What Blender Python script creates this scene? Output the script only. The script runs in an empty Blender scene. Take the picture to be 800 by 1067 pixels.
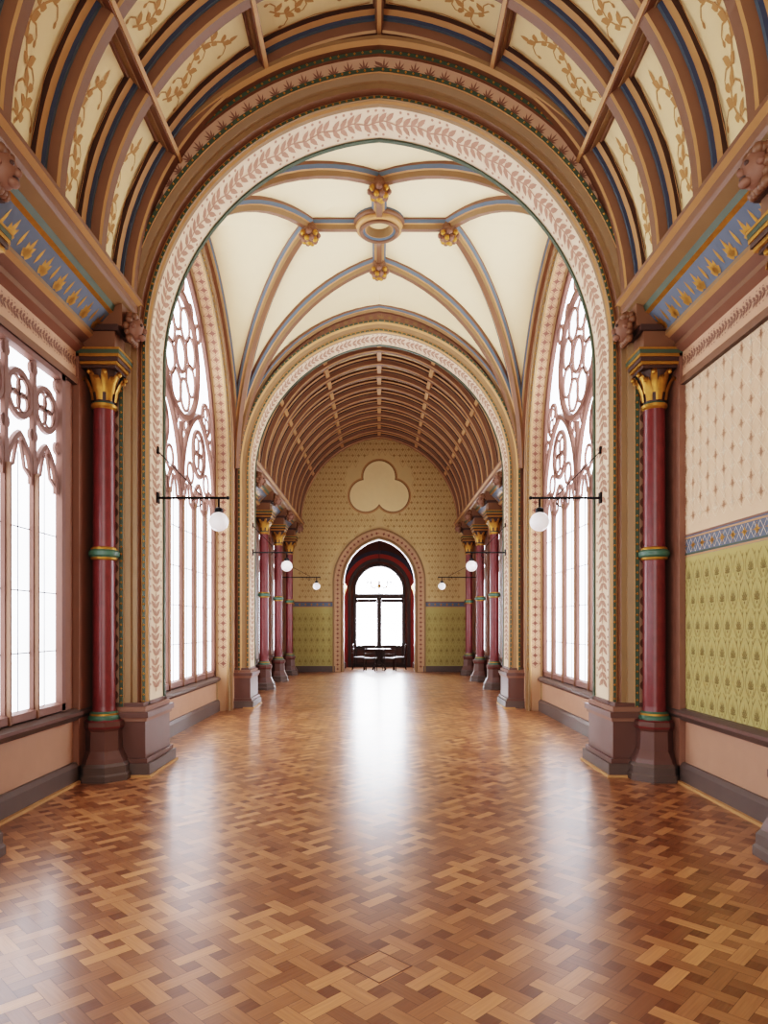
import bpy, math, random
from mathutils import Vector
random.seed(7)
sc=bpy.context.scene
def lin(c):
    c=c/255.0
    return c/12.92 if c<=0.04045 else ((c+0.055)/1.055)**2.4
def S(r,g,b): return (lin(r),lin(g),lin(b),1.0)
MATS={}
def mat(name,rgb,rough=0.6,metal=0.0,var=0.08,scale=6.0,bump=0.0,emit=0.0):
    if name in MATS: return MATS[name]
    m=bpy.data.materials.new(name); m.use_nodes=True
    nt=m.node_tree; b=nt.nodes['Principled BSDF']
    b.inputs['Roughness'].default_value=rough; b.inputs['Metallic'].default_value=metal
    tc=nt.nodes.new('ShaderNodeTexCoord'); n=nt.nodes.new('ShaderNodeTexNoise')
    n.inputs['Scale'].default_value=scale; n.inputs['Detail'].default_value=3
    nt.links.new(tc.outputs['Object'],n.inputs['Vector'])
    mx=nt.nodes.new('ShaderNodeMix'); mx.data_type='RGBA'
    c=S(*rgb)
    mx.inputs[6].default_value=tuple(x*(1-var) for x in c[:3])+(1,)
    mx.inputs[7].default_value=tuple(min(1,x*(1+var)) for x in c[:3])+(1,)
    nt.links.new(n.outputs['Fac'],mx.inputs[0]); nt.links.new(mx.outputs[2],b.inputs['Base Color'])
    if bump>0:
        bp=nt.nodes.new('ShaderNodeBump'); bp.inputs['Strength'].default_value=bump; bp.inputs['Distance'].default_value=0.01
        nt.links.new(n.outputs['Fac'],bp.inputs['Height']); nt.links.new(bp.outputs['Normal'],b.inputs['Normal'])
    if emit>0:
        b.inputs['Emission Color'].default_value=c; b.inputs['Emission Strength'].default_value=emit
    MATS[name]=m
    return m
BROWN=mat('umber_paint',(122,86,62),.5); DBROWN=mat('dark_umber_paint',(72,50,42),.5); TAN=mat('tan_paint',(184,140,94),.5)
OLIVE=mat('olive_brown_paint',(142,112,78),.5); CREAM=mat('cream_plaster',(236,212,164),0.8,var=.03); VCREAM=mat('vault_cream_plaster',(244,224,182),0.8,var=.03)
GOLD=mat('gilding',(176,128,56),0.38,0.5,var=.3,scale=20); GREEN=mat('green_paint',(70,84,66),.5); BLUE=mat('blue_grey_paint',(90,106,118)); CGREEN=mat('ring_green_paint',(72,104,86),.4)
DBLUE=mat('dark_blue_paint',(56,64,84)); PINK=mat('rose_band_paint',(200,160,132)); ROSE=mat('rose_brown_paint',(134,96,78))
MAROON=mat('maroon_marble',(112,50,50),0.3,var=.3,scale=12); MAUVE=mat('mauve_stone',(98,70,62),0.4); TAUPE=mat('taupe_paint',(92,78,72),0.45)
SAL=mat('salmon_dado_paint',(174,134,110),0.6); DAM=mat('damask_ground',(222,190,158),0.8,var=.03); DAMP=mat('damask_stencil',(238,218,190),0.8)
DAMR=mat('damask_stencil_dark',(186,144,114),.8)
GRN=mat('green_dado_ground',(178,164,106),0.8,var=.03); GRNP=mat('green_dado_stencil',(140,124,74),0.8)
BBAND=mat('blue_band_ground',(98,110,126),0.7); INTR=mat('intrados_ground',(230,208,180),0.8,var=.03); INTP=mat('intrados_leaf',(176,134,112),0.8)
SCR=mat('scroll_stencil',(184,138,86),0.8); FARW=mat('far_wall_ground',(208,180,132),0.8,var=.03); FARP=mat('far_wall_stencil',(176,144,96),0.8)
REVG=mat('reveal_ground',(188,148,116),.7,var=.03); REVP=mat('reveal_stencil',(124,78,62),.7)
WOODW=mat('window_stone',(126,92,82),0.5); DWOOD=mat('dark_wood',(46,28,24),0.4,bump=.1); BLACK=mat('black_iron',(16,15,17),0.4,0.5)
OPAL=mat('opal_glass',(248,240,240),0.15,emit=0.35); REDP=mat('red_band_paint',(150,60,50)); BARM=mat('lead_bar',(90,92,104),0.6)
VEST=mat('vestibule_paint',(84,50,38))
def glassmat(name,st):
    m=bpy.data.materials.new(name); m.use_nodes=True; nt=m.node_tree; b=nt.nodes['Principled BSDF']
    b.inputs['Base Color'].default_value=(.8,.8,.85,1); b.inputs['Roughness'].default_value=.3
    tc=nt.nodes.new('ShaderNodeTexCoord'); n=nt.nodes.new('ShaderNodeTexNoise'); n.inputs['Scale'].default_value=.9
    nt.links.new(tc.outputs['Object'],n.inputs['Vector'])
    mr=nt.nodes.new('ShaderNodeMapRange'); mr.inputs[1].default_value=.3; mr.inputs[2].default_value=.7; mr.inputs[3].default_value=st*.7; mr.inputs[4].default_value=st*1.25
    nt.links.new(n.outputs['Fac'],mr.inputs[0]); nt.links.new(mr.outputs[0],b.inputs['Emission Strength'])
    b.inputs['Emission Color'].default_value=(.88,.92,1,1); return m
GLASS=glassmat('daylit_obscured_glass',5.0); GLASSD=glassmat('daylit_door_glass',26.0)

class MB:
    def __init__(s): s.v=[];s.f=[];s.m=[];s.sm=[];s.ms=[]
    def mi(s,m):
        if m not in s.ms: s.ms.append(m)
        return s.ms.index(m)
    def add(s,vs,fs,m,smooth=False):
        o=len(s.v); s.v+= [tuple(v) for v in vs]; k=s.mi(m)
        for f in fs: s.f.append(tuple(i+o for i in f)); s.m.append(k); s.sm.append(smooth)
    def box(s,x0,x1,y0,y1,z0,z1,m):
        vs=[(x,y,z) for x in(x0,x1) for y in(y0,y1) for z in(z0,z1)]
        s.add(vs,[(0,1,3,2),(4,6,7,5),(0,4,5,1),(2,3,7,6),(0,2,6,4),(1,5,7,3)],m)
    def lathe(s,prof,cx,cy,seg=20,m=None,smooth=True,rot=0):
        for i in range(len(prof)-1):
            r0,z0=prof[i][:2]; r1,z1=prof[i+1][:2]; mm=prof[i][2] if len(prof[i])>2 else m
            vs=[];fs=[]
            for k in range(seg):
                a=2*math.pi*k/seg+rot
                vs.append((cx+r0*math.cos(a),cy+r0*math.sin(a),z0)); vs.append((cx+r1*math.cos(a),cy+r1*math.sin(a),z1))
            for k in range(seg):
                a=2*k;b=2*((k+1)%seg); fs.append((a,b,b+1,a+1))
            s.add(vs,fs,mm,smooth)
    def ball(s,c,r,m,sx=1,sy=1,sz=1,nu=10,nv=7):
        vs=[];fs=[]
        for j in range(nv+1):
            t=math.pi*j/nv
            for i in range(nu):
                a=2*math.pi*i/nu
                vs.append((c[0]+r*sx*math.sin(t)*math.cos(a),c[1]+r*sy*math.sin(t)*math.sin(a),c[2]+r*sz*math.cos(t)))
        for j in range(nv):
            for i in range(nu):
                k=(i+1)%nu; fs.append((j*nu+i,(j+1)*nu+i,(j+1)*nu+k,j*nu+k))
        s.add(vs,fs,m,True)
    def octa(s,c,r,m):
        x,y,z=c
        s.add([(x+r,y,z),(x-r,y,z),(x,y+r,z),(x,y-r,z),(x,y,z+r),(x,y,z-r)],[(0,2,4),(2,1,4),(1,3,4),(3,0,4),(2,0,5),(1,2,5),(3,1,5),(0,3,5)],m)
    def tube(s,pts,r,m,seg=6,closed=False):
        pts=[Vector(p) for p in pts]; n=len(pts); vs=[];fs=[]
        for i,p in enumerate(pts):
            if closed: t=pts[(i+1)%n]-pts[i-1]
            else: t=pts[min(i+1,n-1)]-pts[max(i-1,0)]
            t.normalize(); ref=Vector((0,0,1)) if abs(t.z)<.9 else Vector((1,0,0))
            a=t.cross(ref).normalized(); b=a.cross(t)
            for k in range(seg):
                g=2*math.pi*k/seg; vs.append(p+a*(r*math.cos(g))+b*(r*math.sin(g)))
        for i in range(n if closed else n-1):
            j=(i+1)%n
            for k in range(seg):
                l=(k+1)%seg; fs.append((i*seg+k,i*seg+l,j*seg+l,j*seg+k))
        if not closed: fs.append(tuple(range(seg))); fs.append(tuple((n-1)*seg+k for k in range(seg)))
        s.add(vs,fs,m,True)
    def sweep2d(s,pts,closed,w,d,fn,m):
        n=len(pts); prof=[(-.5,.15),(-.28,.5),(.28,.5),(.5,.15),(.5,-.15),(.28,-.5),(-.28,-.5),(-.5,-.15)]
        P=len(prof); vs=[];fs=[]
        for i in range(n):
            if closed: a=pts[i-1];b=pts[(i+1)%n]
            else: a=pts[max(i-1,0)];b=pts[min(i+1,n-1)]
            tx,ty=b[0]-a[0],b[1]-a[1]; L=math.hypot(tx,ty) or 1; nx,ny=-ty/L,tx/L
            for (q,e) in prof: vs.append(fn(pts[i][0]+nx*q*w,pts[i][1]+ny*q*w,e*d))
        for i in range(n if closed else n-1):
            j=(i+1)%n
            for k in range(P):
                l=(k+1)%P; fs.append((i*P+k,i*P+l,j*P+l,j*P+k))
        s.add(vs,fs,m)
    def obj(s,name,parent=None):
        me=bpy.data.meshes.new(name); me.from_pydata(s.v,[],s.f)
        for m in s.ms: me.materials.append(m)
        me.polygons.foreach_set('material_index',s.m); me.polygons.foreach_set('use_smooth',s.sm)
        me.update()
        o=bpy.data.objects.new(name,me); sc.collection.objects.link(o)
        if parent: o.parent=parent
        return o

class Arch:
    def __init__(s,w,rise,z0,zb=0.0):
        s.w=w;s.h=rise;s.z0=z0;s.zb=zb; s.R=(w*w+rise*rise)/(2*w); s.c=s.R-w
        s.Lj=z0-zb; s.th=math.pi-math.acos(-s.c/s.R); s.La=s.R*s.th; s.L=2*(s.Lj+s.La)
    def pts(s,off,n=28):
        R=s.R+off; th=math.pi-math.acos(max(-1,min(1,-s.c/R)))
        l=[(-(s.w+off),s.zb)] if s.Lj>0 else []
        for i in range(n+1):
            a=math.pi-th*i/n; l.append((s.c+R*math.cos(a),s.z0+R*math.sin(a)))
        return l+[(-x,z) for x,z in l[-2::-1]]
    def at(s,u,off=0):
        if u>s.L/2:
            x,z=s.at(s.L-u,off); return (-x,z)
        if u<s.Lj: return (-(s.w+off),s.zb+u)
        a=math.pi-(u-s.Lj)/s.R
        return (min(0,s.c+(s.R+off)*math.cos(a)),s.z0+(s.R+off)*math.sin(a))
ID=lambda x,y,z:(x,y,z)
def sweep_arch(mb,A,prof,mats,fn=ID,n=28,closed=True):
    cur=[A.pts(o,n) for o,y in prof]; N=len(cur[0]); P=len(prof)
    for k in range(P if closed else P-1):
        l=(k+1)%P; vs=[];fs=[]
        for i in range(N):
            vs.append(fn(cur[k][i][0],prof[k][1],cur[k][i][1])); vs.append(fn(cur[l][i][0],prof[l][1],cur[l][i][1]))
        for i in range(N-1): fs.append((2*i,2*i+2,2*i+3,2*i+1))
        mb.add(vs,fs,mats[k%len(mats)])
def extrude_y(mb,prof,y0,y1,mats,sx=1):
    for k in range(len(prof)-1):
        a,b=prof[k],prof[k+1]
        mb.add([(sx*a[0],y0,a[1]),(sx*a[0],y1,a[1]),(sx*b[0],y1,b[1]),(sx*b[0],y0,b[1])],[(0,1,2,3)],mats[k])
    mb.add([(sx*p[0],y0,p[1]) for p in prof],[tuple(range(len(prof)))],mats[0])
    mb.add([(sx*p[0],y1,p[1]) for p in prof],[tuple(range(len(prof)))],mats[0])
# ---- motifs
def leaf(ox,oy,ang,L,W):
    c,s_=math.cos(ang),math.sin(ang)
    p=[(0,0),(.3*L,W/2),(.65*L,W*.42),(L,0),(.65*L,-W*.42),(.3*L,-W/2)]
    return [(ox+x*c-y*s_,oy+x*s_+y*c) for x,y in p]
def disc(ox,oy,r,n=8): return [(ox+r*math.cos(2*math.pi*i/n),oy+r*math.sin(2*math.pi*i/n)) for i in range(n)]
def ribbon(pts,w):
    out=[]
    for a,b in zip(pts[:-1],pts[1:]):
        dx,dy=b[0]-a[0],b[1]-a[1]; L=math.hypot(dx,dy) or 1; nx,ny=-dy/L*w/2,dx/L*w/2
        out.append([(a[0]-nx,a[1]-ny),(b[0]-nx,b[1]-ny),(b[0]+nx,b[1]+ny),(a[0]+nx,a[1]+ny)])
    return out
rad=math.radians
def m_fleur():
    o=[disc(0,0,.06)]
    for k in range(4): o.append(leaf(0,0,rad(90*k),.3,.13)); 
    for k in range(4): o.append(leaf(.03*math.cos(rad(45+90*k)),.03*math.sin(rad(45+90*k)),rad(45+90*k),.2,.07))
    for k in range(4):
        a=rad(90*k); o.append(disc(.38*math.cos(a),.38*math.sin(a),.035,6))
    return o
def m_diamond():
    o=[]
    for a,b in (((.5,0),(0,.5)),((0,.5),(-.5,0)),((-.5,0),(0,-.5)),((0,-.5),(.5,0))): o+=ribbon([a,b],.035)
    return o
def m_damask():
    o=m_fleur()
    o.append(leaf(0,.12,rad(60),.22,.08)); o.append(leaf(0,.12,rad(120),.22,.08)); 
    return o
def m_palm():
    o=[]
    for k,(a,L) in enumerate(((90,.5),(65,.42),(115,.42),(40,.34),(140,.34),(15,.25),(165,.25))):
        o.append(leaf(0,-.2,rad(a),L,.05))
    for sg in(1,-1):
        pts=[(sg*(.12+.32*math.sin(t*math.pi)),-.48+.95*t) for t in [i/8 for i in range(9)]]
        o+=ribbon(pts,.03)
        o+=ribbon([(sg*(.05+.18*math.sin(t*math.pi)),-.45+.5*t) for t in [i/5 for i in range(6)]],.025)
        o.append(leaf(sg*.3,.25,rad(90-sg*30),.18,.06))
    o.append(disc(0,-.27,.05)); return o
def m_sprig():
    o=ribbon([(-.5,.0),(-.25,.06),(0,0),(.25,-.06),(.5,0)],.04)
    for x,y in((-.38,.04),(-.14,.02),(.1,-.03),(.32,-.05)):
        o.append(leaf(x,y,rad(52),.38,.15)); o.append(leaf(x,y,rad(-52),.38,.15))
    for x in(-.24,0,.24): o.append(disc(x,.38,.045,6));o.append(disc(x,-.38,.045,6))
    return o
def m_palmette():
    return [leaf(0,-.4,rad(a),L,.13) for a,L in((90,.85),(62,.7),(118,.7),(35,.5),(145,.5))]
def m_scroll():
    o=[]
    st=[(.14*math.sin(t*math.pi*2.2),-.4+t*.75) for t in [i/16 for i in range(17)]]
    o+=ribbon(st,.018)
    for i in range(1,17,2):
        x,y=st[i]; sg=1 if (i//2)%2 else -1
        o.append(leaf(x,y,rad(90-sg*55),.13,.065)); o.append(leaf(x,y,rad(90+sg*70),.1,.055))
        o+=ribbon([(x,y),(x+sg*.1,y+.01),(x+sg*.17,y-.03),(x+sg*.17,y-.06)],.013)
        o.append(disc(x+sg*.17,y-.07,.022,6))
    o.append(leaf(st[-1][0],st[-1][1],rad(90),.1,.06))
    return o
MF={'fleur':m_fleur(),'damask':m_damask(),'diamond':m_diamond(),'palm':m_palm(),'sprig':m_sprig(),'palmette':m_palmette(),'scroll':m_scroll()}
def place(mb,mo,fn,u,v,su,sv,m,rot=0):
    c,s_=math.cos(rot),math.sin(rot)
    for poly in MF[mo]:
        vs=[]
        for x,y in poly:
            X=x*su;Y=y*sv; vs.append(fn(u+X*c-Y*s_,v+X*s_+Y*c))
        mb.add(vs,[tuple(range(len(vs)))],m)

WX=3.1; Y0=-4.0; YA=7.4; YB=8.0; YC=13.2; YD=13.85; YE=23.2
# ---------------- floor (block parquet laid on the diagonal)
fb=[];ff=[];fc=[]
u=0.078
C45=math.sqrt(.5)
def plank(x0,x1,y0,y1,ori):
    mx_,my_=(x0+x1)/2,(y0+y1)/2
    wx=(mx_-my_)*C45; wy=(mx_+my_)*C45
    if abs(wx)>3.28 or wy<Y0+.1 or wy>25.85: return
    g=.0008; o=len(fb)
    fb.extend([(x0+g,y0+g,0),(x1-g,y0+g,0),(x1-g,y1-g,0),(x0+g,y1-g,0)]); ff.append((o,o+1,o+2,o+3))
    t=random.random()
    base=.58 if ori==1 else (.48 if ori==0 else .25)
    t=max(0,min(1,base+.75*(t-.5)))
    a=(108,66,42);b=(196,140,96); c=S(*[a[i]+(b[i]-a[i])*t for i in range(3)])
    fc.append((c[0],c[1],c[2],float(ori==0)))
N0=-40;N1=145
for i in range(N0,N1):
    for j in range(N0,N1):
        cx=i*2*u;cy=j*2*u
        if abs(cx-cy)*C45>3.8: continue
        if (i+j)%2==0: plank(cx-1.5*u,cx+1.5*u,cy-.5*u,cy+.5*u,1)
        else: plank(cx-.5*u,cx+.5*u,cy-1.5*u,cy+1.5*u,0)
        plank(cx+.5*u,cx+1.5*u,cy+.5*u,cy+1.5*u,2)
me=bpy.data.meshes.new('floor'); me.from_pydata(fb,[],ff)
ca=me.color_attributes.new('plank','FLOAT_COLOR','CORNER')
flat=[]
for c in fc: flat+=list(c)*4
ca.data.foreach_set('color',flat)
m=bpy.data.materials.new('oak_parquet'); m.use_nodes=True; nt=m.node_tree; b=nt.nodes['Principled BSDF']
at=nt.nodes.new('ShaderNodeVertexColor'); at.layer_name='plank'
tc=nt.nodes.new('ShaderNodeTexCoord'); ns=[]
for sv in((4,90,1),(90,4,1)):
    mp=nt.nodes.new('ShaderNodeMapping'); mp.inputs['Scale'].default_value=sv
    n=nt.nodes.new('ShaderNodeTexNoise'); n.inputs['Scale'].default_value=1; n.inputs['Detail'].default_value=3
    nt.links.new(tc.outputs['Object'],mp.inputs['Vector']); nt.links.new(mp.outputs[0],n.inputs['Vector']); ns.append(n)
mx=nt.nodes.new('ShaderNodeMix'); nt.links.new(at.outputs['Alpha'],mx.inputs[0]); nt.links.new(ns[0].outputs['Fac'],mx.inputs[2]); nt.links.new(ns[1].outputs['Fac'],mx.inputs[3])
mr=nt.nodes.new('ShaderNodeMapRange'); mr.inputs[3].default_value=.7; mr.inputs[4].default_value=1.3
nt.links.new(mx.outputs[0],mr.inputs[0])
vm=nt.nodes.new('ShaderNodeVectorMath'); vm.operation='SCALE'; nt.links.new(at.outputs['Color'],vm.inputs[0]); nt.links.new(mr.outputs[0],vm.inputs['Scale'])
nt.links.new(vm.outputs[0],b.inputs['Base Color'])
n3=nt.nodes.new('ShaderNodeTexNoise'); n3.inputs['Scale'].default_value=1.5
mr2=nt.nodes.new('ShaderNodeMapRange'); mr2.inputs[3].default_value=.24; mr2.inputs[4].default_value=.38
nt.links.new(tc.outputs['Object'],n3.inputs['Vector']); nt.links.new(n3.outputs['Fac'],mr2.inputs[0]); nt.links.new(mr2.outputs[0],b.inputs['Roughness'])
bp=nt.nodes.new('ShaderNodeBump'); bp.inputs['Strength'].default_value=.15; bp.inputs['Distance'].default_value=.004
nt.links.new(mx.outputs[0],bp.inputs['Height']); nt.links.new(bp.outputs[0],b.inputs['Normal'])
b.inputs['Coat Weight'].default_value=.35; b.inputs['Coat Roughness'].default_value=.2
me.materials.append(m)
floor=bpy.data.objects.new('floor',me); sc.collection.objects.link(floor); floor.rotation_euler=(0,0,math.pi/4)
mb=MB(); mb.box(-3.4,3.4,Y0,26,-.12,-.001,DWOOD); sf=mb.obj('subfloor',floor); sf.rotation_euler=(0,0,-math.pi/4)
HW=mat('hatch_oak_border',(92,56,36),.35,var=.2,scale=30)
mb=MB(); hx,hy,hs=3.2*C45,3.2*C45,.11
for a_,b_ in((-hs,-hs+.007),(hs-.007,hs)):
    mb.box(hx+a_,hx+b_,hy-hs,hy+hs,.0002,.001,HW); mb.box(hx-hs,hx+hs,hy+a_,hy+b_,.0002,.0012,HW)
mb.obj('floor_hatch',floor)

# ---------------- side walls
colsN=[7.15-2.5*i for i in range(5)]; colsF=[14.55+2.4*i for i in range(4)]
def wall_side(name,sx,y0,y1,wins):
    mb=MB(); X0,X1=sx*WX,sx*(WX+.3)
    a,b=min(X0,X1),max(X0,X1)
    if wins:
        mb.box(a,b,y0,y1,0,.75,SAL); mb.box(a,b,y0,y1,4.05,5.4,BROWN)
        y=y0
        for (p,q) in wins: 
            mb.box(a,b,y,p,.75,4.05,ROSE); y=q
        mb.box(a,b,y,y1,.75,4.05,ROSE)
    else:
        mb.box(a,b,y0,y1,0,.72,SAL); mb.box(a,b,y0,y1,.72,2.28,GRN); mb.box(a,b,y0,y1,2.28,2.5,BBAND); mb.box(a,b,y0,y1,2.5,4.05,DAM); mb.box(a,b,y0,y1,4.05,5.4,BROWN)
    w=mb.obj(name)
    st=MB(); xx=sx*(WX-.003); fn=lambda u,v:(xx,u,v)
    if not wins:
        k=int((y1-y0)/.15)
        for i in range(k):
            for j in range(9):
                place(st,'diamond',fn,y0+.09+i*.15,2.6+.08+j*.16,.15,.16,DAMP)
                place(st,'damask',fn,y0+.09+i*.15,2.6+.08+j*.16,.13,.14,DAMR if (i+j)%2 else DAMP)
        k=int((y1-y0)/.19)
        for i in range(k):
            for j in range(6): place(st,'palm',fn,y0+.1+i*.19+(.095 if j%2 else 0),.86+j*.25,.19,.27,GRNP)
            place(st,'fleur',fn,y0+.1+i*.19,2.39,.17,.15,GOLD)
        k=int((y1-y0)/.095)
        for i in range(k): place(st,'diamond',fn,y0+.05+i*.095,2.39,.095,.13,DAMP)
        for z,mm in((2.29,TAN),(2.31,GREEN),(2.47,TAN),(2.5,ROSE),(.73,ROSE)):
            st.box(xx-.002,xx+.002,y0,y1,z-.008,z+.008,mm)
    xx2=sx*(WX-.034); fn2=lambda u,v:(xx2,u,v)
    k=int((y1-y0)/.2)
    for i in range(k): place(st,'sprig',fn2,y0+.1+i*.2,4.25,.2,.16,ROSE)
    st.obj('stencil',w)
    t=MB()
    P=[(WX,4.03),(WX-.05,4.03),(WX-.05,4.1),(WX-.03,4.12),(WX-.03,4.36),(WX-.1,4.4),(WX-.1,4.45),(WX-.06,4.47),(WX-.14,4.53),(WX-.18,4.56),(WX-.18,4.6),(WX-.34,4.78),(WX-.38,4.8),(WX-.4,4.86),(WX-.5,4.9),(WX-.52,4.93),(WX-.52,5.0),(WX-.57,5.02),(WX-.57,5.06),(WX-.2,5.06)]
    M=[DBROWN,BROWN,TAN,PINK,ROSE,BROWN,DBROWN,ROSE,TAN,OLIVE,BBAND,GOLD,GREEN,OLIVE,BROWN,BROWN,TAN,BROWN,BROWN]
    extrude_y(t,P,y0,y1,M,sx)
    n=int((y1-y0)/.27)
    for i in range(n):
        yc=y0+.13+i*.27
        f=lambda u,v:(sx*(WX-.183-(v)*.155),u,4.597+v*.18)
        for a_,L in((90,.8),(55,.62),(125,.62),(25,.5),(155,.5)):
            pl=leaf(0,.08,rad(a_),L,.28); t.add([f(yc+x*.15,y) for x,y in pl],[tuple(range(6))],GOLD)
        t.add([f(yc+.135+x*.04,y) for x,y in leaf(0,.15,rad(90),.7,.8)],[tuple(range(6))],GOLD)
    t.obj('trim_cornice',w)
    bs=MB()
    P=[(WX,0),(WX-.06,0),(WX-.06,.17),(WX-.03,.21),(WX,.21)]; extrude_y(bs,P,y0,y1,[TAUPE]*4,sx)
    P=[(WX-.05,0),(WX-.09,0),(WX-.09,.025),(WX-.05,.03)]; extrude_y(bs,P,y0,y1,[TAN]*4,sx)
    P=[(WX,.62),(WX-.05,.64),(WX-.09,.69),(WX-.09,.72),(WX-.04,.75),(WX+.05,.76)]; extrude_y(bs,P,y0,y1,[TAUPE,TAUPE,MAUVE,TAUPE,TAUPE],sx)
    bs.obj('baseboard_trim',w)
    return w
def winbays(cols,y1):
    r=[]
    for c in sorted(cols):
        p,q=c+.45,c+2.05
        if q<y1 : r.append((p,q))
    return r
wN=winbays([c-2.5 for c in colsN],YA)
wN=[w for w in wN if w[0]>Y0]
wF=winbays(colsF[:3],YE)
wall_side('wall_left',-1,Y0,YA,wN); wall_side('wall_right',1,Y0,YA,None)
wall_side('wall_far_left',-1,YD,YE,wF); wall_side('wall_far_right',1,YD,YE,wF)
wi=0
def circ(cx,cz,r,n=24): return [(cx+r*math.cos(2*math.pi*i/n),cz+r*math.sin(2*math.pi*i/n)) for i in range(n)]
def lightwin(y0,y1,sx):
    global wi; wi+=1
    mb=MB(); X=sx*(WX+.07); fn=lambda u,v,d:(X+d,u,v)
    z0,z1=.76,4.05
    mb.sweep2d([(y0+.05,z0),(y0+.05,z1)],False,.13,.2,fn,WOODW); mb.sweep2d([(y1-.05,z0),(y1-.05,z1)],False,.13,.2,fn,WOODW)
    mb.sweep2d([(y0,z1-.04),(y1,z1-.04)],False,.12,.2,fn,WOODW); mb.sweep2d([(y0,z0+.04),(y1,z0+.04)],False,.12,.2,fn,WOODW)
    n=3; a=y0+.1; wl=(y1-y0-.2)/n
    for i in range(n):
        c=a+wl*(i+.5)
        if i: 
            mb.sweep2d([(a+wl*i,z0),(a+wl*i,z1)],False,.1,.16,fn,WOODW)
            mb.sweep2d([(a+wl*i,z0),(a+wl*i,2.95)],False,.045,.23,fn,BROWN)
        A=Arch(wl/2-.03,.36,2.9,2.85)
        mb.sweep2d([(c+x,z) for x,z in A.pts(0,8)],False,.08,.15,fn,WOODW)
        for sg in(-1,1): mb.sweep2d([(c+sg*wl*.42,2.92),(c+sg*wl*.2,2.98),(c+sg*wl*.14,3.08),(c+sg*wl*.05,3.2)],False,.05,.13,fn,WOODW)
        mb.sweep2d(circ(c,3.6,wl/2-.04),True,.08,.15,fn,WOODW)
        for k in range(4):
            an=rad(45+90*k); mb.sweep2d(circ(c+.09*math.cos(an),3.6+.09*math.sin(an),.082,14),True,.034,.13,fn,WOODW)
        for sg in(-1,1):
            for zz in(3.3,3.9): mb.sweep2d(circ(c+sg*(wl/2-.01),zz,.05,12),True,.04,.14,fn,WOODW)
        for z in(1.35,1.9,2.45): mb.sweep2d([(c-wl/2,z),(c+wl/2,z)],False,.018,.1,fn,BARM)
        mb.sweep2d([(c,z0),(c,3.1)],False,.016,.1,fn,BARM)
    w=mb.obj('window_%d'%wi)
    g=MB(); xg=X-sx*.045; g.add([(xg,y0,z0),(xg,y1,z0),(xg,y1,z1),(xg,y0,z1)],[(0,1,2,3)],GLASS); g.obj('glass',w)
for p,q in wN: lightwin(p,q,-1)
for p,q in wF: lightwin(p,q,-1); lightwin(p,q,1)
# ---------------- barrel vaults
VA=Arch(2.78,3.02,5.0,5.0)
sP=[1.75,3.15,VA.L/2]
def barrel(name,y0,y1,ribs,near):
    mb=MB(); sweep_arch(mb,VA,[(0,y0),(0,y1)],[CREAM],closed=False,n=32)
    sweep_arch(mb,VA,[(.1,y0),(.1,y1)],[BROWN],closed=False,n=32)
    v=mb.obj(name)
    rb=MB(); L1=DBLUE if near else DBROWN; L2=BLUE if near else OLIVE
    for y in ribs:
        sweep_arch(rb,VA,[(0,y-.17),(-.05,y-.17),(-.07,y-.12),(-.1,y-.11),(-.1,y-.08),(-.18,y-.065),(-.2,y-.05),(-.2,y+.05),(-.18,y+.065),(-.1,y+.08),(-.1,y+.11),(-.07,y+.12),(-.05,y+.17),(0,y+.17)],
          [DBROWN,TAN,L1,L2,BROWN,TAN,BROWN,TAN,BROWN,L2,L1,TAN,DBROWN,DBROWN],n=24)
    rb.obj('rib_arches',v)
    pu=MB()
    for s0 in sP+[VA.L-sP[0],VA.L-sP[1]]:
        def pt(ds,off,y):
            if abs(s0-VA.L/2)<.01: return (ds,y,VA.z0+VA.h+off)
            x,z=VA.at(s0+ds,off); return (x,y,z)
        for (h,o1,mm) in(((.065,-.04,BROWN),(.045,-.12,OLIVE),(.033,-.205,BROWN),(.022,-.22,TAN)) if near else ((.07,-.05,BROWN),(.05,-.14,TAN))):
            q=[(-h,.02),(-h,o1),(h,o1),(h,.02)]
            for k in range(3):
                a,b=q[k],q[k+1]
                pu.add([pt(a[0],a[1],y0),pt(a[0],a[1],y1),pt(b[0],b[1],y1),pt(b[0],b[1],y0)],[(0,1,2,3)],mm)
    pu.obj('purlins',v)
    st=MB(); br=[0.15]+sP
    rr=sorted(ribs)
    for a,b in zip(rr[:-1],rr[1:]):
        yc=(a+b)/2
        for k in range(3):
            sc0=(br[k]+br[k+1])/2; L=(br[k+1]-br[k])-.2
            for side in(0,1):
                def fn(u,v_):
                    s=v_ if side==0 else VA.L-v_
                    x,z=VA.at(s,-.004); return (x,u,z)
                place(st,'scroll',fn,yc,sc0,.7,L,SCR)
                for q in(-1,1):
                    y_=yc+q*.225
                    st.add([fn(y_-.005,sc0-L*.5),fn(y_+.005,sc0-L*.5),fn(y_+.005,sc0+L*.0),fn(y_-.005,sc0+L*.0)],[(0,1,2,3)],SCR)
                    st.add([fn(y_-.005,sc0+L*.0),fn(y_+.005,sc0+L*.0),fn(y_+.005,sc0+L*.5),fn(y_-.005,sc0+L*.5)],[(0,1,2,3)],SCR)
    st.obj('scroll_stencil',v)
ribsN=[7.22-.83*i for i in range(14)]; ribsF=[YD+.1+.8*i for i in range(12)]
barrel('ceiling_vault_near',Y0,YA+.1,ribsN,True); barrel('ceiling_vault_far',YD-.05,YE+.05,ribsF,False)

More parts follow.
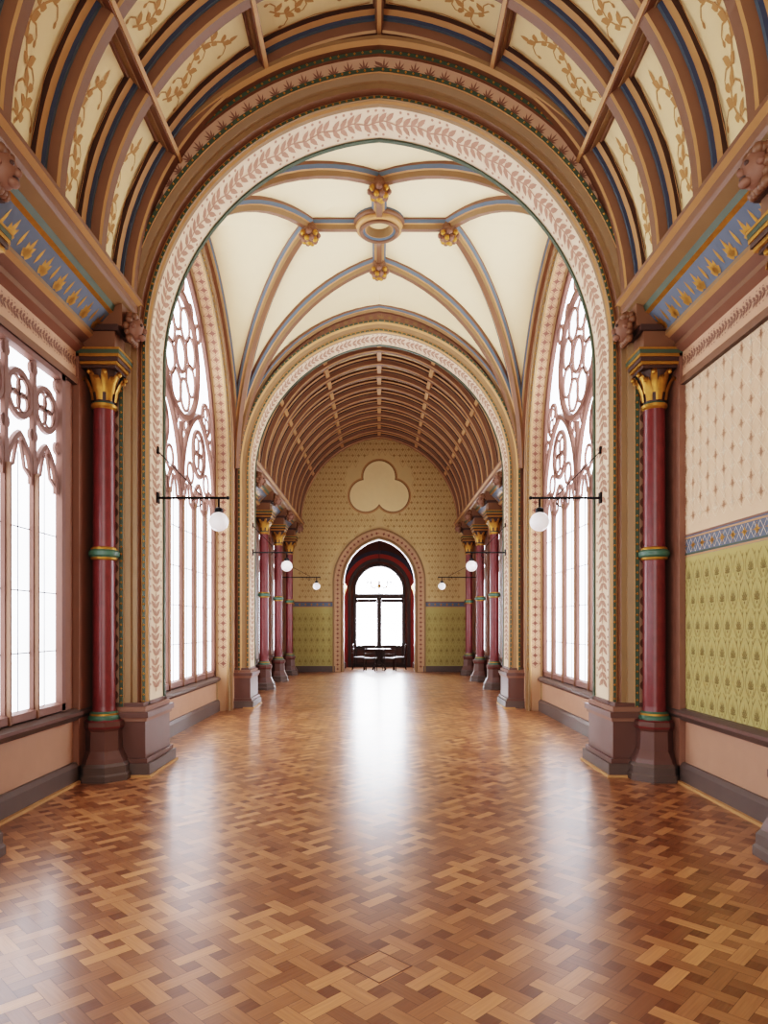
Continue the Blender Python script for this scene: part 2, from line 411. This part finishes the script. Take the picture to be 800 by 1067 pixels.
# ---------------- transverse arches
TA=Arch(2.52,2.72,4.55,0)
def beads(mb,A,off,y,fn=ID,sp=.075,r=.016,ub=.7):
    u=ub
    while u<A.L-ub:
        x,z=A.at(u,off); mb.octa(fn(x,y,z),r,GOLD); u+=sp
def trans(name,ya,yb,full):
    mb=MB(); sweep_arch(mb,TA,[(0,ya),(0,yb),(1.15,yb),(1.15,ya)],[INTR,ROSE,BROWN,ROSE],n=32)
    w=mb.obj(name)
    t=MB()
    if full:
        sweep_arch(t,TA,[(.0,ya),(0,ya-.05),(.03,ya-.05),(.05,ya-.03),(.07,ya-.1),(.12,ya-.1),(.13,ya-.13),(.19,ya-.15),(.19,ya-.17),(.235,ya-.17),(.235,ya-.12),(.39,ya-.12),(.39,ya-.16),(.43,ya-.16),(.43,ya)],
            [OLIVE,GREEN,TAN,BROWN,OLIVE,OLIVE,OLIVE,TAN,GREEN,BROWN,PINK,BROWN,GREEN,BROWN,BROWN],n=32)
        beads(t,TA,.015,ya-.055); beads(t,TA,.212,ya-.175); beads(t,TA,.41,ya-.165)
        HA=Arch(2.52,2.72,4.55,4.45)
        sweep_arch(t,HA,[(.43,ya),(.43,ya-.22),(.46,ya-.26),(.5,ya-.26),(.53,ya-.2),(.56,ya-.2),(.56,ya-.24),(.6,ya-.24),(.62,ya-.16),(.66,ya-.14),(.68,ya)],[BROWN,TAN,OLIVE,BROWN,DBLUE,BROWN,TAN,BROWN,BLUE,BROWN,BROWN],n=32)
    else:
        sweep_arch(t,TA,[(.0,ya),(0,ya-.05),(.03,ya-.05),(.05,ya-.03),(.12,ya-.06),(.15,ya-.1),(.19,ya-.1),(.21,ya-.03),(.21,ya)],
            [OLIVE,GREEN,TAN,OLIVE,TAN,GREEN,TAN,BROWN,BROWN],n=32)
        beads(t,TA,.015,ya-.055,sp=.09); beads(t,TA,.17,ya-.105,sp=.09)
    sweep_arch(t,TA,[(-.006,yb-.05),(-.02,yb-.05),(-.02,yb),(0,yb+.02),(.1,yb+.02)],[GREEN,GREEN,TAN,BROWN],closed=False,n=32)
    sweep_arch(t,TA,[(-.006,ya+.05),(-.02,ya+.05),(-.02,ya),(0,ya-.02)],[GREEN,OLIVE,TAN],closed=False,n=32)
    t.obj('trim_mouldings',w)
    st=MB()
    fn=lambda u,v:(lambda p:(p[0],v,p[1]))(TA.at(u,-.004))
    ym=(ya+yb)/2; k=int((TA.L-1.6)/.36)
    for i in range(k): place(st,'sprig',fn,.85+.18+i*.36,ym,.36,(yb-ya)*.8,INTP)
    if full:
        fn2=lambda u,v:(lambda p:(p[0],ya-.124,p[1]))(TA.at(u,v))
        k=int((TA.L-1.6)/.15)
        for i in range(k): place(st,'palmette',fn2,.85+i*.15,.312,.13,.14,ROSE)
    else:
        fn2=lambda u,v:(lambda p:(p[0],ya-.004,p[1]))(TA.at(u,v))
        k=int((TA.L-9)/.15)
        for i in range(k): place(st,'palmette',fn2,4.6+i*.15,.3,.13,.12,OLIVE)
    st.obj('stencil',w)
    p=MB()
    for sg in(-1,1):
        for (xi,za,zb,dy,mm) in((2.41,0,.14,.1,TAUPE),(2.44,.14,.19,.08,MAUVE),(2.47,.19,.58,.05,MAUVE),(2.45,.58,.62,.07,ROSE),(2.43,.62,.68,.09,MAUVE),(2.47,.68,.73,.05,ROSE),(2.5,.73,.77,.02,MAUVE)):
            a,b_=sorted((sg*xi,sg*2.98)); 
            p.box(a,b_,ya-(.14 if full else .06)-dy,yb+dy,za,zb,mm)
        a,b_=sorted((sg*2.39,sg*2.6)); p.box(a,b_,ya-(.26 if full else .18),yb+.12,0,.025,TAN)
    p.obj('pier_bases',w)
trans('wall_arch_near',YA,YB,True); trans('wall_arch_far',YC,YD,False)
# ---------------- crossing vault
YM=(YB+YC)/2; HX=2.78; HY=(YC-YB)/2; ZS=4.6
def ribcurve(p0,p1,H,n=20):
    L=math.hypot(p1[0]-p0[0],p1[1]-p0[1]); out=[]
    if H>=L:
        R=(L*L+H*H)/(2*L); th=math.acos((R-L)/R)
        for i in range(n+1):
            a=th*i/n; d=R-R*math.cos(a); t=d/L; out.append((p0[0]+(p1[0]-p0[0])*t,p0[1]+(p1[1]-p0[1])*t,ZS+R*math.sin(a)))
    else:
        for i in range(n+1):
            a=math.pi/2*i/n; t=1-math.cos(a); out.append((p0[0]+(p1[0]-p0[0])*t,p0[1]+(p1[1]-p0[1])*t,ZS+H*math.sin(a)))
    return out
vb=MB(); rbb=MB(); BO=1.08; ZR=7.86
def rib3(mb,pts,k=1.0):
    d=Vector((pts[-1][0]-pts[0][0],pts[-1][1]-pts[0][1],0)).normalized(); sd=Vector((-d.y,d.x,0))
    prof=[(-.11,.03,BROWN),(-.11,-.03,BLUE),(-.08,-.07,TAN),(-.055,-.08,OLIVE),(-.04,-.14,BROWN),(.04,-.14,OLIVE),(.055,-.08,TAN),(.08,-.07,BLUE),(.11,-.03,BROWN),(.11,.03,BROWN)]
    V=[Vector(p) for p in pts]; n=len(V)
    rows=[]
    for i in range(n):
        t=(V[min(i+1,n-1)]-V[max(i-1,0)]).normalized(); N=t.cross(sd)
        if N.z<0: N=-N
        if abs(t.z)>.98: N=-d if N.dot(-d)>0 else N
        rows.append([V[i]+sd*a*k+N*b*k for a,b,_ in prof])
    for q in range(len(prof)-1):
        vs=[];fs=[]
        for i in range(n): vs+=[rows[i][q],rows[i][q+1]]
        for i in range(n-1): fs.append((2*i,2*i+2,2*i+3,2*i+1))
        mb.add(vs,fs,prof[q][2],False)
def loft(A,B,m,bulge=.0,ns=6):
    vs=[];fs=[]
    n=len(A)
    for i in range(n):
        for j in range(ns+1):
            t=j/ns; k=i/(n-1); a=A[i];b_=B[i]; bz=bulge*4*t*(1-t)*4*k*(1-k)
            vs.append((a[0]+(b_[0]-a[0])*t,a[1]+(b_[1]-a[1])*t,a[2]+(b_[2]-a[2])*t+bz))
    for i in range(n-1):
        for j in range(ns): o=i*(ns+1)+j; fs.append((o,o+1,o+ns+2,o+ns+1))
    vb.add(vs,fs,m,True)
for sx in(-1,1):
    for sy in(-1,1):
        c=(sx*HX,YM+sy*HY)
        wA=ribcurve(c,(0,YM+sy*HY),7.74-ZS); tA=ribcurve(c,(0,YM+sy*BO),ZR-ZS); tB=ribcurve(c,(sx*BO,YM),ZR-ZS); wB=ribcurve(c,(sx*HX,YM),7.78-ZS)
        loft(wA,tA,VCREAM,.04); loft(tA,tB,VCREAM,.03); loft(tB,wB,VCREAM,.04)
        rib3(rbb,tA); rib3(rbb,tB)
        rib3(rbb,[(p[0],p[1]-sy*.03,p[2]) for p in wA],.7); rib3(rbb,[(p[0]-sx*.03,p[1],p[2]) for p in wB],.7)
vb.box(-1.3,1.3,YM-1.3,YM+1.3,ZR+.03,ZR+.08,VCREAM)
vb.add([(BO,YM,ZR),(0,YM+BO,ZR),(-BO,YM,ZR),(0,YM-BO,ZR)],[(0,1,2,3)],VCREAM)
vo=vb.obj('ceiling_crossing_vault')
for a in range(4):
    dx,dy=[(1,0),(-1,0),(0,1),(0,-1)][a]
    rib3(rbb,[(dx*.3,YM+dy*.3,ZR),(dx*BO,YM+dy*BO,ZR)])
rbb.obj('vault_ribs',vo)
rg=MB()
for i,(R,r,z,mm) in enumerate(((.32,.05,ZR-.1,TAN),(.25,.035,ZR-.12,BLUE),(.37,.035,ZR-.05,BROWN),(.28,.03,ZR-.16,BROWN))):
    rg.tube([(R*math.cos(2*math.pi*k/32),YM+R*math.sin(2*math.pi*k/32),z) for k in range(32)],r,mm,8,True)
rg.lathe([(.4,ZR+.02,BLUE),(.38,ZR-.08,TAN),(.2,ZR-.14,OLIVE),(.17,ZR-.02,CREAM),(.0,ZR-.02,CREAM)],0,YM,32)
rg.obj('vault_ring_boss',vo)
def boss(x,y,z):
    b=MB()
    b.lathe([(.11,z+.2,BROWN),(.12,z+.08,TAN),(.15,z+.06,BROWN),(.13,z+.0,BROWN),(.1,z-.06,BROWN),(.05,z-.12,GOLD),(.0,z-.15,GOLD)],x,y,12)
    for t,(rr,zz) in enumerate(((.13,z+.0),(.09,z-.07))):
        for k in range(8):
            a=2*math.pi*(k+.5*t)/8; b.ball((x+rr*math.cos(a),y+rr*math.sin(a),zz),.045,GOLD if k%2 else ROSE,nu=7,nv=5)
    return b.obj('foliate_boss',vo)
for dx,dy in((1,0),(-1,0),(0,1),(0,-1)): boss(dx*BO,YM+dy*BO,ZR-.22)
# ---------------- crossing side walls + windows
SA=Arch(2.1,2.85,4.6,0)
def bigwin(sx):
    global wi; wi+=1
    fnA=lambda x,y,z:(sx*y,YM+x,z)
    mb=MB(); sweep_arch(mb,SA,[(0,HX),(0,3.3),(.5,3.3),(.62,3.3),(.62,HX),(.5,HX)],[REVG,BROWN,BROWN,BROWN,ROSE,PINK],fnA,n=32)
    a,b_=sorted((sx*3.02,sx*3.3)); mb.box(a,b_,YM-2.1,YM+2.1,0,.62,SAL)
    w=mb.obj('wall_crossing_'+('left' if sx<0 else 'right'))
    t=MB()
    sweep_arch(t,SA,[(0,HX),(-.03,HX+.0),(-.03,HX+.03),(0,HX+.05)],[GREEN,OLIVE,TAN],fnA,n=32,closed=False)
    sweep_arch(t,SA,[(.02,HX),(.02,HX-.05),(.09,HX-.05),(.11,HX)],[OLIVE,BROWN,OLIVE],fnA,n=32,closed=False)
    sweep_arch(t,SA,[(0,3.0),(-.05,3.02),(-.05,3.06),(0,3.08)],[OLIVE,BROWN,TAN],fnA,n=32,closed=False)
    beads(t,SA,-.0,HX-.01,fnA,sp=.09)
    P=[(3.02,0),(2.96,0),(2.96,.17),(2.99,.21),(3.02,.21)]; extrude_y(t,P,YM-2.1,YM+2.1,[TAUPE]*4,sx)
    P=[(3.02,.52),(2.95,.57),(2.95,.61),(3.0,.64),(3.2,.66)]; extrude_y(t,P,YM-2.1,YM+2.1,[TAUPE]*4,sx)
    t.obj('trim_reveal',w)
    st=MB(); fn=lambda u,v:(lambda p:(sx*v,YM+p[0],p[1]))(SA.at(u,-.004))
    k=int((SA.L-1.6)/.15)
    for i in range(k): place(st,'fleur',fn,.9+i*.15,2.9,.2,.22,REVP); place(st,'diamond',fn,.9+i*.15,2.9,.15,.2,REVP)
    st.obj('stencil',w)
    g=MB(); X=sx*3.15; f=lambda u,v,d:(X+d,YM+u,v)
    WA=Arch(2.1,2.85,4.6,.64)
    g.sweep2d(WA.pts(-.06,28),False,.18,.22,f,WOODW)
    g.sweep2d([(-2.1,.7),(2.1,.7)],False,.14,.22,f,WOODW)
    n=6;wl=4.2/n
    for i in range(n+1):
        if 0<i<n:
            g.sweep2d([(-2.1+wl*i,.64),(-2.1+wl*i,3.75 if i!=3 else 4.75)],False,.13 if i!=3 else .16,.2,f,WOODW)
            g.sweep2d([(-2.1+wl*i,.64),(-2.1+wl*i,3.6)],False,.06,.26,f,BROWN)
        if i<n:
            c=-2.1+wl*(i+.5); A=Arch(wl/2-.03,.42,3.55,3.5)
            g.sweep2d([(c+x,z) for x,z in A.pts(0,8)],False,.1,.18,f,WOODW)
            for sg in(-1,1): g.sweep2d([(c+sg*wl*.45,3.52),(c+sg*wl*.2,3.58),(c+sg*wl*.16,3.7),(c+sg*wl*.05,3.86)],False,.07,.16,f,WOODW)
            for z in(1.3,1.9,2.5,3.1): g.sweep2d([(c-wl/2,z),(c+wl/2,z)],False,.02,.13,f,BARM)
            g.sweep2d([(c,.7),(c,3.8)],False,.018,.13,f,BARM)
    for sg in(-1,1):
        A=Arch(1.0,1.35,3.8,3.7); g.sweep2d([(sg*1.05+x,z) for x,z in A.pts(0,14)],False,.14,.21,f,WOODW)
        g.sweep2d(circ(sg*1.05,4.5,.38),True,.1,.19,f,WOODW)
        for k in range(4):
            an=rad(45+90*k); g.sweep2d(circ(sg*1.05+.17*math.cos(an),4.5+.17*math.sin(an),.15,14),True,.055,.16,f,WOODW)
        for d in(-1,1):
            g.sweep2d(circ(sg*1.05+d*.5,4.08,.17,16),True,.07,.16,f,WOODW)
        g.sweep2d(circ(sg*1.52,5.22,.27,18),True,.09,.18,f,WOODW)
        for k in range(3):
            an=rad(90+120*k); g.sweep2d(circ(sg*1.52+.11*math.cos(an),5.22+.11*math.sin(an),.1,12),True,.04,.15,f,WOODW)
        g.sweep2d(circ(sg*1.84,4.8,.13,18),True,.08,.17,f,WOODW)
        g.sweep2d(circ(sg*.98,6.52,.14,18),True,.08,.17,f,WOODW)
        g.sweep2d(circ(sg*.3,4.78,.12,18),True,.07,.17,f,WOODW)
        g.sweep2d(circ(sg*.55,6.72,.1,18),True,.07,.17,f,WOODW)
    g.sweep2d(circ(0,5.8,.95,40),True,.15,.23,f,WOODW)
    g.sweep2d(circ(0,5.8,.26,20),True,.08,.18,f,WOODW)
    for k in range(8):
        an=rad(45*k+22.5); g.sweep2d(circ(.6*math.cos(an),5.8+.6*math.sin(an),.25,18),True,.06,.17,f,WOODW)
    g.sweep2d(circ(0,6.98,.17,18),True,.08,.17,f,WOODW)
    wo=g.obj('window_%d'%wi)
    gl=MB(); xg=X-sx*.055; pp=WA.pts(0,20); gl.add([(xg,YM+x,z) for x,z in pp],[tuple(range(len(pp)))],GLASS); gl.obj('glass',wo)
bigwin(-1); bigwin(1)
# ---------------- columns
def column(x,y,sx):
    b=MB(); c8=rad(22.5)
    b.lathe([(.0,0,TAUPE),(.3,0,TAUPE),(.3,.06,TAUPE),(.28,.08,TAUPE),(.28,.15,TAUPE),(.25,.18,MAUVE),(.235,.22,MAUVE),(.19,.3,MAUVE),(.18,.5,MAUVE),(.2,.53,MAROON),(.21,.55,MAUVE),(.21,.6,MAROON),(.15,.62,MAROON)],x,y,8,smooth=False,rot=c8)
    b.lathe([(.16,.6,CGREEN),(.16,.64,CGREEN),(.145,.66,GOLD),(.145,.68,CGREEN),(.12,.7,MAROON),(.114,.75,MAROON),(.112,2.27,GOLD),(.13,2.28,GOLD),(.135,2.3,CGREEN),(.155,2.32,CGREEN),(.155,2.36,CGREEN),(.135,2.38,GOLD),(.13,2.4,GOLD),(.112,2.41,MAROON),(.108,3.84,GOLD),(.13,3.86,GOLD),(.13,3.89,CGREEN),(.11,3.91,DBROWN),(.12,4.05,DBROWN),(.17,4.22,GOLD),(.18,4.24,GOLD)],x,y,20)
    for t in(0,1):
        for k in range(8):
            a=2*math.pi*(k+.5*t)/8; ca,sa=math.cos(a),math.sin(a)
            rows=[(.12,3.92+.08*t,.03),(.135,4.02+.07*t,.038),(.17,4.1+.07*t,.032),(.21,4.14+.07*t,.026),(.215,4.1+.07*t,.01)]
            vs=[];fs=[]
            for r,z,w in rows:
                for q in(-1,0,1): rr=r+(.012 if q==0 else 0); vs.append((x+rr*ca-q*w*sa,y+rr*sa+q*w*ca,z))
            for i in range(4):
                for j in range(2): o=i*3+j; fs.append((o,o+1,o+4,o+3))
            b.add(vs,fs,GOLD,True)
            if t: b.ball((x+.21*ca,y+.21*sa,4.18),.024,GOLD,nu=6,nv=4)
    for h,z0,z1,mm in((.19,4.22,4.25,DBROWN),(.215,4.25,4.28,GOLD),(.23,4.28,4.32,DBROWN),(.24,4.32,4.35,GOLD),(.245,4.35,4.39,GREEN),(.25,4.39,4.41,GOLD)):
        b.box(x-h,x+h,y-h,y+h,z0,z1,mm)
    xa=sx*(abs(x)-.18); xo=sx*(WX)
    a_,b_=sorted((xa,xo)); b.box(a_,b_,y-.18,y+.18,4.41,4.6,BROWN)
    a_,b_=sorted((sx*(abs(x)-.22),xo)); b.box(a_,b_,y-.21,y+.21,4.6,4.66,DBROWN)
    a_,b_=sorted((sx*(abs(x)-.25),xo)); b.box(a_,b_,y-.17,y+.17,4.66,5.03,BROWN)
    a_,b_=sorted((sx*(WX-.06),xo)); b.box(a_,b_,y-.24,y+.24,.0,4.5,ROSE)
    co=b.obj('column')
    h=MB(); hx=sx*(abs(x)-.33); hz=4.68; k_=.85
    h.ball((hx,y-.02,hz),.12*k_,ROSE,.95,1,1.2,14,10)
    h.ball((hx-sx*.095,y-.02,hz-.02),.026,ROSE,1.3,.8,1.2)
    h.ball((hx-sx*.07,y-.02,hz-.085),.04,ROSE,1,1.2,.8)
    for q in(-1,1): h.ball((hx-sx*.082,y-.02+q*.042,hz+.025),.018,DBROWN); h.ball((hx-sx*.02,y-.02+q*.1,hz),.025,ROSE)
    h.ball((hx-sx*.088,y-.02,hz-.055),.017,DBROWN,1,2,.6)
    for k in range(22):
        a=rad(360*k/11); rr=1 if k<11 else .6
        h.ball((hx+sx*(.04 if k<11 else -.0)+.02*math.sin(3*a),y-.02+.105*rr*math.cos(a),hz+.035+.11*math.sin(a) if k<11 else hz+.11),.04,BROWN,nu=7,nv=5)
    for k in range(5): h.ball((hx+sx*.03,y-.1+k*.04,hz-.12),.04,BROWN,nu=7,nv=5)
    h.obj('carved_head',co)
for sx in(-1,1):
    for y in colsN: column(sx*2.88,y,sx)
    for y in colsF: column(sx*2.86,y,sx)
# ---------------- far wall
mb=MB(); DA=Arch(1.2,1.45,3.05,0)
sweep_arch(mb,DA,[(0,YE),(0,YE+.35),(5,YE+.35),(5,YE)],[BROWN,BROWN,BROWN,FARW],n=24)
fw=mb.obj('wall_end')
t=MB()
for sg in(-1,1):
    for (z0,z1,mm,d) in((0,.2,TAUPE,.05),(.2,.72,GRN,.006),(.72,2.22,GRN,.006),(2.22,2.36,BBAND,.006),(2.36,2.39,ROSE,.015),(2.19,2.22,TAN,.015)):
        a_,b_=sorted((sg*1.5,sg*WX)); t.box(a_,b_,YE-d,YE,z0,z1,mm)
sweep_arch(t,DA,[(0,YE),(0,YE-.06),(.06,YE-.08),(.1,YE-.05),(.1,YE-.03),(.32,YE-.03),(.34,YE-.06),(.38,YE-.06),(.38,YE)],[BROWN,OLIVE,OLIVE,BROWN,REVG,OLIVE,OLIVE,BROWN],n=24)
t.obj('trim_doorway',fw)
st=MB(); fy=YE-.006; fn=lambda u,v:(u,fy,v)
def inden(x,z,A,off): 
    if z<A.z0: return abs(x)<A.w+off
    return math.hypot(abs(x)+A.c,z-A.z0)<A.R+off
for i in range(-14,15):
    for j in range(28):
        x=i*.2+(.0 if j%2 else .1); z=2.55+j*.2
        if inden(x,z,DA,.47) or abs(x)>2.75: continue
        if math.hypot(x,z-6.3)<1.15: continue
        place(st,'fleur',fn,x,z,.22,.22,FARP); place(st,'diamond',fn,x,z,.2,.4,FARP) if j%2 else None
fn3=lambda u,v:(u,YE-.012,v)
for sg in(-1,1):
    for i in range(7):
        for j in range(5): place(st,'palm',fn3,sg*(1.7+i*.2),.4+j*.36,.2,.34,GRNP)
        place(st,'fleur',fn3,sg*(1.7+i*.2),2.29,.14,.14,GOLD)
fn4=lambda u,v:(lambda p:(p[0],YE-.035,p[1]))(DA.at(u,v))
for i in range(int(DA.L/.15)): place(st,'fleur',fn4,.1+i*.15,.21,.17,.19,REVP)
def disk(cx,cz,r,yy,mm): st.add([(cx+r*math.cos(2*math.pi*k/36),yy,cz+r*math.sin(2*math.pi*k/36)) for k in range(36)],[tuple(range(36))],mm)
yy=YE-.012
for r,rc,mm in((.62,.42,TAN),(.57,.37,OLIVE),(.54,.34,CREAM)):
    for cx,cz in((0,6.62),(-.46,5.98),(.46,5.98)):
        disk(cx,cz,r,yy,mm); yy-=.002
    disk(0,6.2,rc,yy,mm); yy-=.002
st.obj('stencil_and_trefoil',fw)
# vestibule
ve=MB(); YV=25.7
ve.box(-1.9,-1.6,YE+.35,YV,0,3.1,VEST); ve.box(1.6,1.9,YE+.35,YV,0,3.1,VEST)
VV=Arch(1.62,1.7,3.05,3.05); sweep_arch(ve,VV,[(0,YE+.3),(0,YV+.1),(.12,YV+.1),(.12,YE+.3)],[VEST],n=16)
BA=Arch(.98,1.0,2.9,0); sweep_arch(ve,BA,[(0,YV),(0,YV+.25),(1.2,YV+.25),(1.2,YV)],[DWOOD,DWOOD,DWOOD,VEST],n=18)
sweep_arch(ve,BA,[(.08,YV),(.08,YV-.05),(.2,YV-.05),(.2,YV-.02),(.36,YV-.02),(.36,YV-.06),(.5,YV-.06),(.5,YV)],[DWOOD,DWOOD,BROWN,REDP,BROWN,DBLUE,BROWN,BROWN],n=18)
for sg in(-1,1): 
    for x_,y_ in((1.36,24.2),(1.36,25.2)): ve.lathe([(.14,0,DBROWN),(.14,.2,DBROWN),(.08,.25,MAROON),(.08,2.7,GOLD),(.15,2.9,GOLD),(.17,3.05,DBROWN)],sg*x_,y_,12)
veo=ve.obj('wall_vestibule')
d=MB(); f=lambda u,v,dd:(u,YV+.1+dd,v)
d.sweep2d(BA.pts(-.05,16),False,.14,.12,f,DWOOD)
d.sweep2d([(-.95,2.68),(.95,2.68)],False,.2,.14,f,DWOOD); d.sweep2d([(0,0),(0,2.65)],False,.2,.12,f,DWOOD)
for sg in(-1,1):
    d.box(min(sg*.08,sg*.95),max(sg*.08,sg*.95),YV+.06,YV+.14,0,.82,DWOOD)
    d.box(min(sg*.2,sg*.82),max(sg*.2,sg*.82),YV+.04,YV+.07,.18,.66,DBROWN)
    d.sweep2d([(sg*.9,.8),(sg*.9,2.6)],False,.12,.1,f,DWOOD); d.sweep2d([(sg*.1,2.5),(sg*.9,2.5)],False,.14,.1,f,DWOOD)
    d.sweep2d([(sg*.1,1.65),(sg*.9,1.65)],False,.025,.05,f,DWOOD)
    d.tube([(sg*.12,YV+.0,1.05),(sg*.12,YV+.0,1.3)],.015,GOLD)
d.sweep2d([(0,2.7),(0,3.85)],False,.03,.06,f,DWOOD)
for an in(45,135): d.sweep2d([(0,2.75),(.95*math.cos(rad(an)),2.9+.9*math.sin(rad(an)))],False,.03,.05,f,DWOOD)
do=d.obj('door_1')
gl=MB(); pp=Arch(.98,1.0,2.9,.8).pts(-.02,16); gl.add([(x,YV+.12,z) for x,z in pp],[tuple(range(len(pp)))],GLASSD); gl.obj('glass',do)
# ---------------- lamps
def lamp(sx,x0,y,xb):
    b=MB(); z=3.04; s=sx
    b.tube([(s*x0,y,z),(s*(xb-.1),y,z)],.014,BLACK,8)
    b.box(min(s*x0,s*(x0-.02)),max(s*x0,s*(x0-.02)),y-.04,y+.04,z-.06,z+.06,BLACK)
    b.box(min(s*x0,s*(x0-.02)),max(s*x0,s*(x0-.02)),y-.02,y+.02,z+.5,z+.58,BLACK)
    b.tube([(s*x0,y,z+.54),(s*(xb+.2),y,z+.03)],.006,BLACK,6)
    b.ball((s*(xb-.1),y,z),.022,BLACK)
    b.tube([(s*(xb+.25+.06*math.cos(a)),y,z-.05+.05*math.sin(a)) for a in [i*math.pi/6 for i in range(10)]],.007,BLACK)
    b.tube([(s*xb,y,z),(s*xb,y,z-.14)],.012,BLACK)
    b.lathe([(.0,z-.1,BLACK),(.045,z-.12,BLACK),(.05,z-.165,BLACK)],s*xb,y,12)
    b.ball((s*xb,y,z-.27),.11,OPAL,nu=24,nv=16)
    b.obj('wall_lamp')
for sx in(-1,1): lamp(sx,2.52,7.75,1.82); lamp(sx,2.52,13.6,1.84); lamp(sx,3.08,20.7,1.9)
b=MB(); cy=24.5
b.tube([(0,cy,4.6),(0,cy,3.1)],.012,BLACK); b.lathe([(0,3.2,GOLD),(.06,3.15,GOLD),(.04,3.05,GOLD),(.09,2.98,GOLD),(0,2.85,GOLD)],0,cy,12)
for k in range(8):
    a=2*math.pi*k/8; ca,sa=math.cos(a),math.sin(a)
    b.tube([(.05*ca,cy+.05*sa,3.0),(.25*ca,cy+.25*sa,2.9),(.42*ca,cy+.42*sa,2.98),(.42*ca,cy+.42*sa,3.06)],.012,GOLD)
    b.lathe([(.05,3.06,GOLD),(.0,3.06,GOLD)],.42*ca,cy+.42*sa,8); b.ball((.42*ca,cy+.42*sa,3.12),.035,OPAL,sz=1.6)
b.obj('chandelier')
b=MB(); ty=24.3
b.lathe([(0,.75,DWOOD),(.42,.75,DWOOD),(.42,.71,DWOOD),(.05,.69,DWOOD),(.04,.3,DWOOD),(.07,.2,DWOOD),(.0,.15,DWOOD)],0,ty,20)
for k in range(4):
    a=rad(45+90*k); b.tube([(0,ty,.25),(.18*math.cos(a),ty+.18*math.sin(a),.2),(.33*math.cos(a),ty+.33*math.sin(a),.015)],.022,DWOOD)
b.obj('round_table')
def chair(x,y,ang):
    b=MB(); c,s=math.cos(ang),math.sin(ang)
    T=lambda p:(x+p[0]*c-p[1]*s,y+p[0]*s+p[1]*c,p[2])
    vs=[T((i,j,k)) for i in(-.21,.21) for j in(-.2,.2) for k in(.42,.46)]
    b.add(vs,[(0,1,3,2),(4,6,7,5),(0,4,5,1),(2,3,7,6),(0,2,6,4),(1,5,7,3)],DWOOD)
    for i in(-.18,.18):
        b.tube([T((i,-.17,.44)),T((i*1.08,-.2,.01))],.018,DWOOD); b.tube([T((i*1.08,.23,.01)),T((i,.18,.45)),T((i,.22,.92))],.018,DWOOD)
        b.tube([T((i*1.04,-.18,.2)),T((i*1.04,.2,.2))],.011,DWOOD)
    for z in(.6,.75,.9): b.tube([T((-.18,.2,z)),T((0,.235,z)),T((.18,.2,z))],.02,DWOOD)
    b.obj('dining_chair')
chair(-.72,24.25,rad(90)); chair(.72,24.25,rad(-90)); chair(-.3,23.55,rad(170)); chair(.34,23.55,rad(190))
# ---------------- light
w=bpy.data.worlds.new('World'); sc.world=w; w.use_nodes=True
bg=w.node_tree.nodes['Background']; bg.inputs[0].default_value=(1,.97,.94,1); bg.inputs[1].default_value=2.7
H=math.pi/2
l=bpy.data.lights.new('open_end_fill_portal','AREA'); l.shape='RECTANGLE'; l.size=6; l.size_y=8; l.cycles.is_portal=True  # unseen hall end left open as added fill; portal guides world light in
o=bpy.data.objects.new('open_end_fill_portal',l); o.location=(0,Y0-.1,4); o.rotation_euler=(H,0,0); sc.collection.objects.link(o)
# ---------------- camera
cd=bpy.data.cameras.new('camera'); cam=bpy.data.objects.new('camera',cd); sc.collection.objects.link(cam)
cam.location=(0,0,1.6); cam.rotation_euler=(H,0,0); cd.sensor_width=36; cd.lens=24; cd.shift_y=117.5/1067; cd.shift_x=5/1067
cd.clip_start=.05; sc.camera=cam
sc.view_settings.view_transform='Filmic'; sc.view_settings.look='High Contrast'; sc.view_settings.exposure=0.4
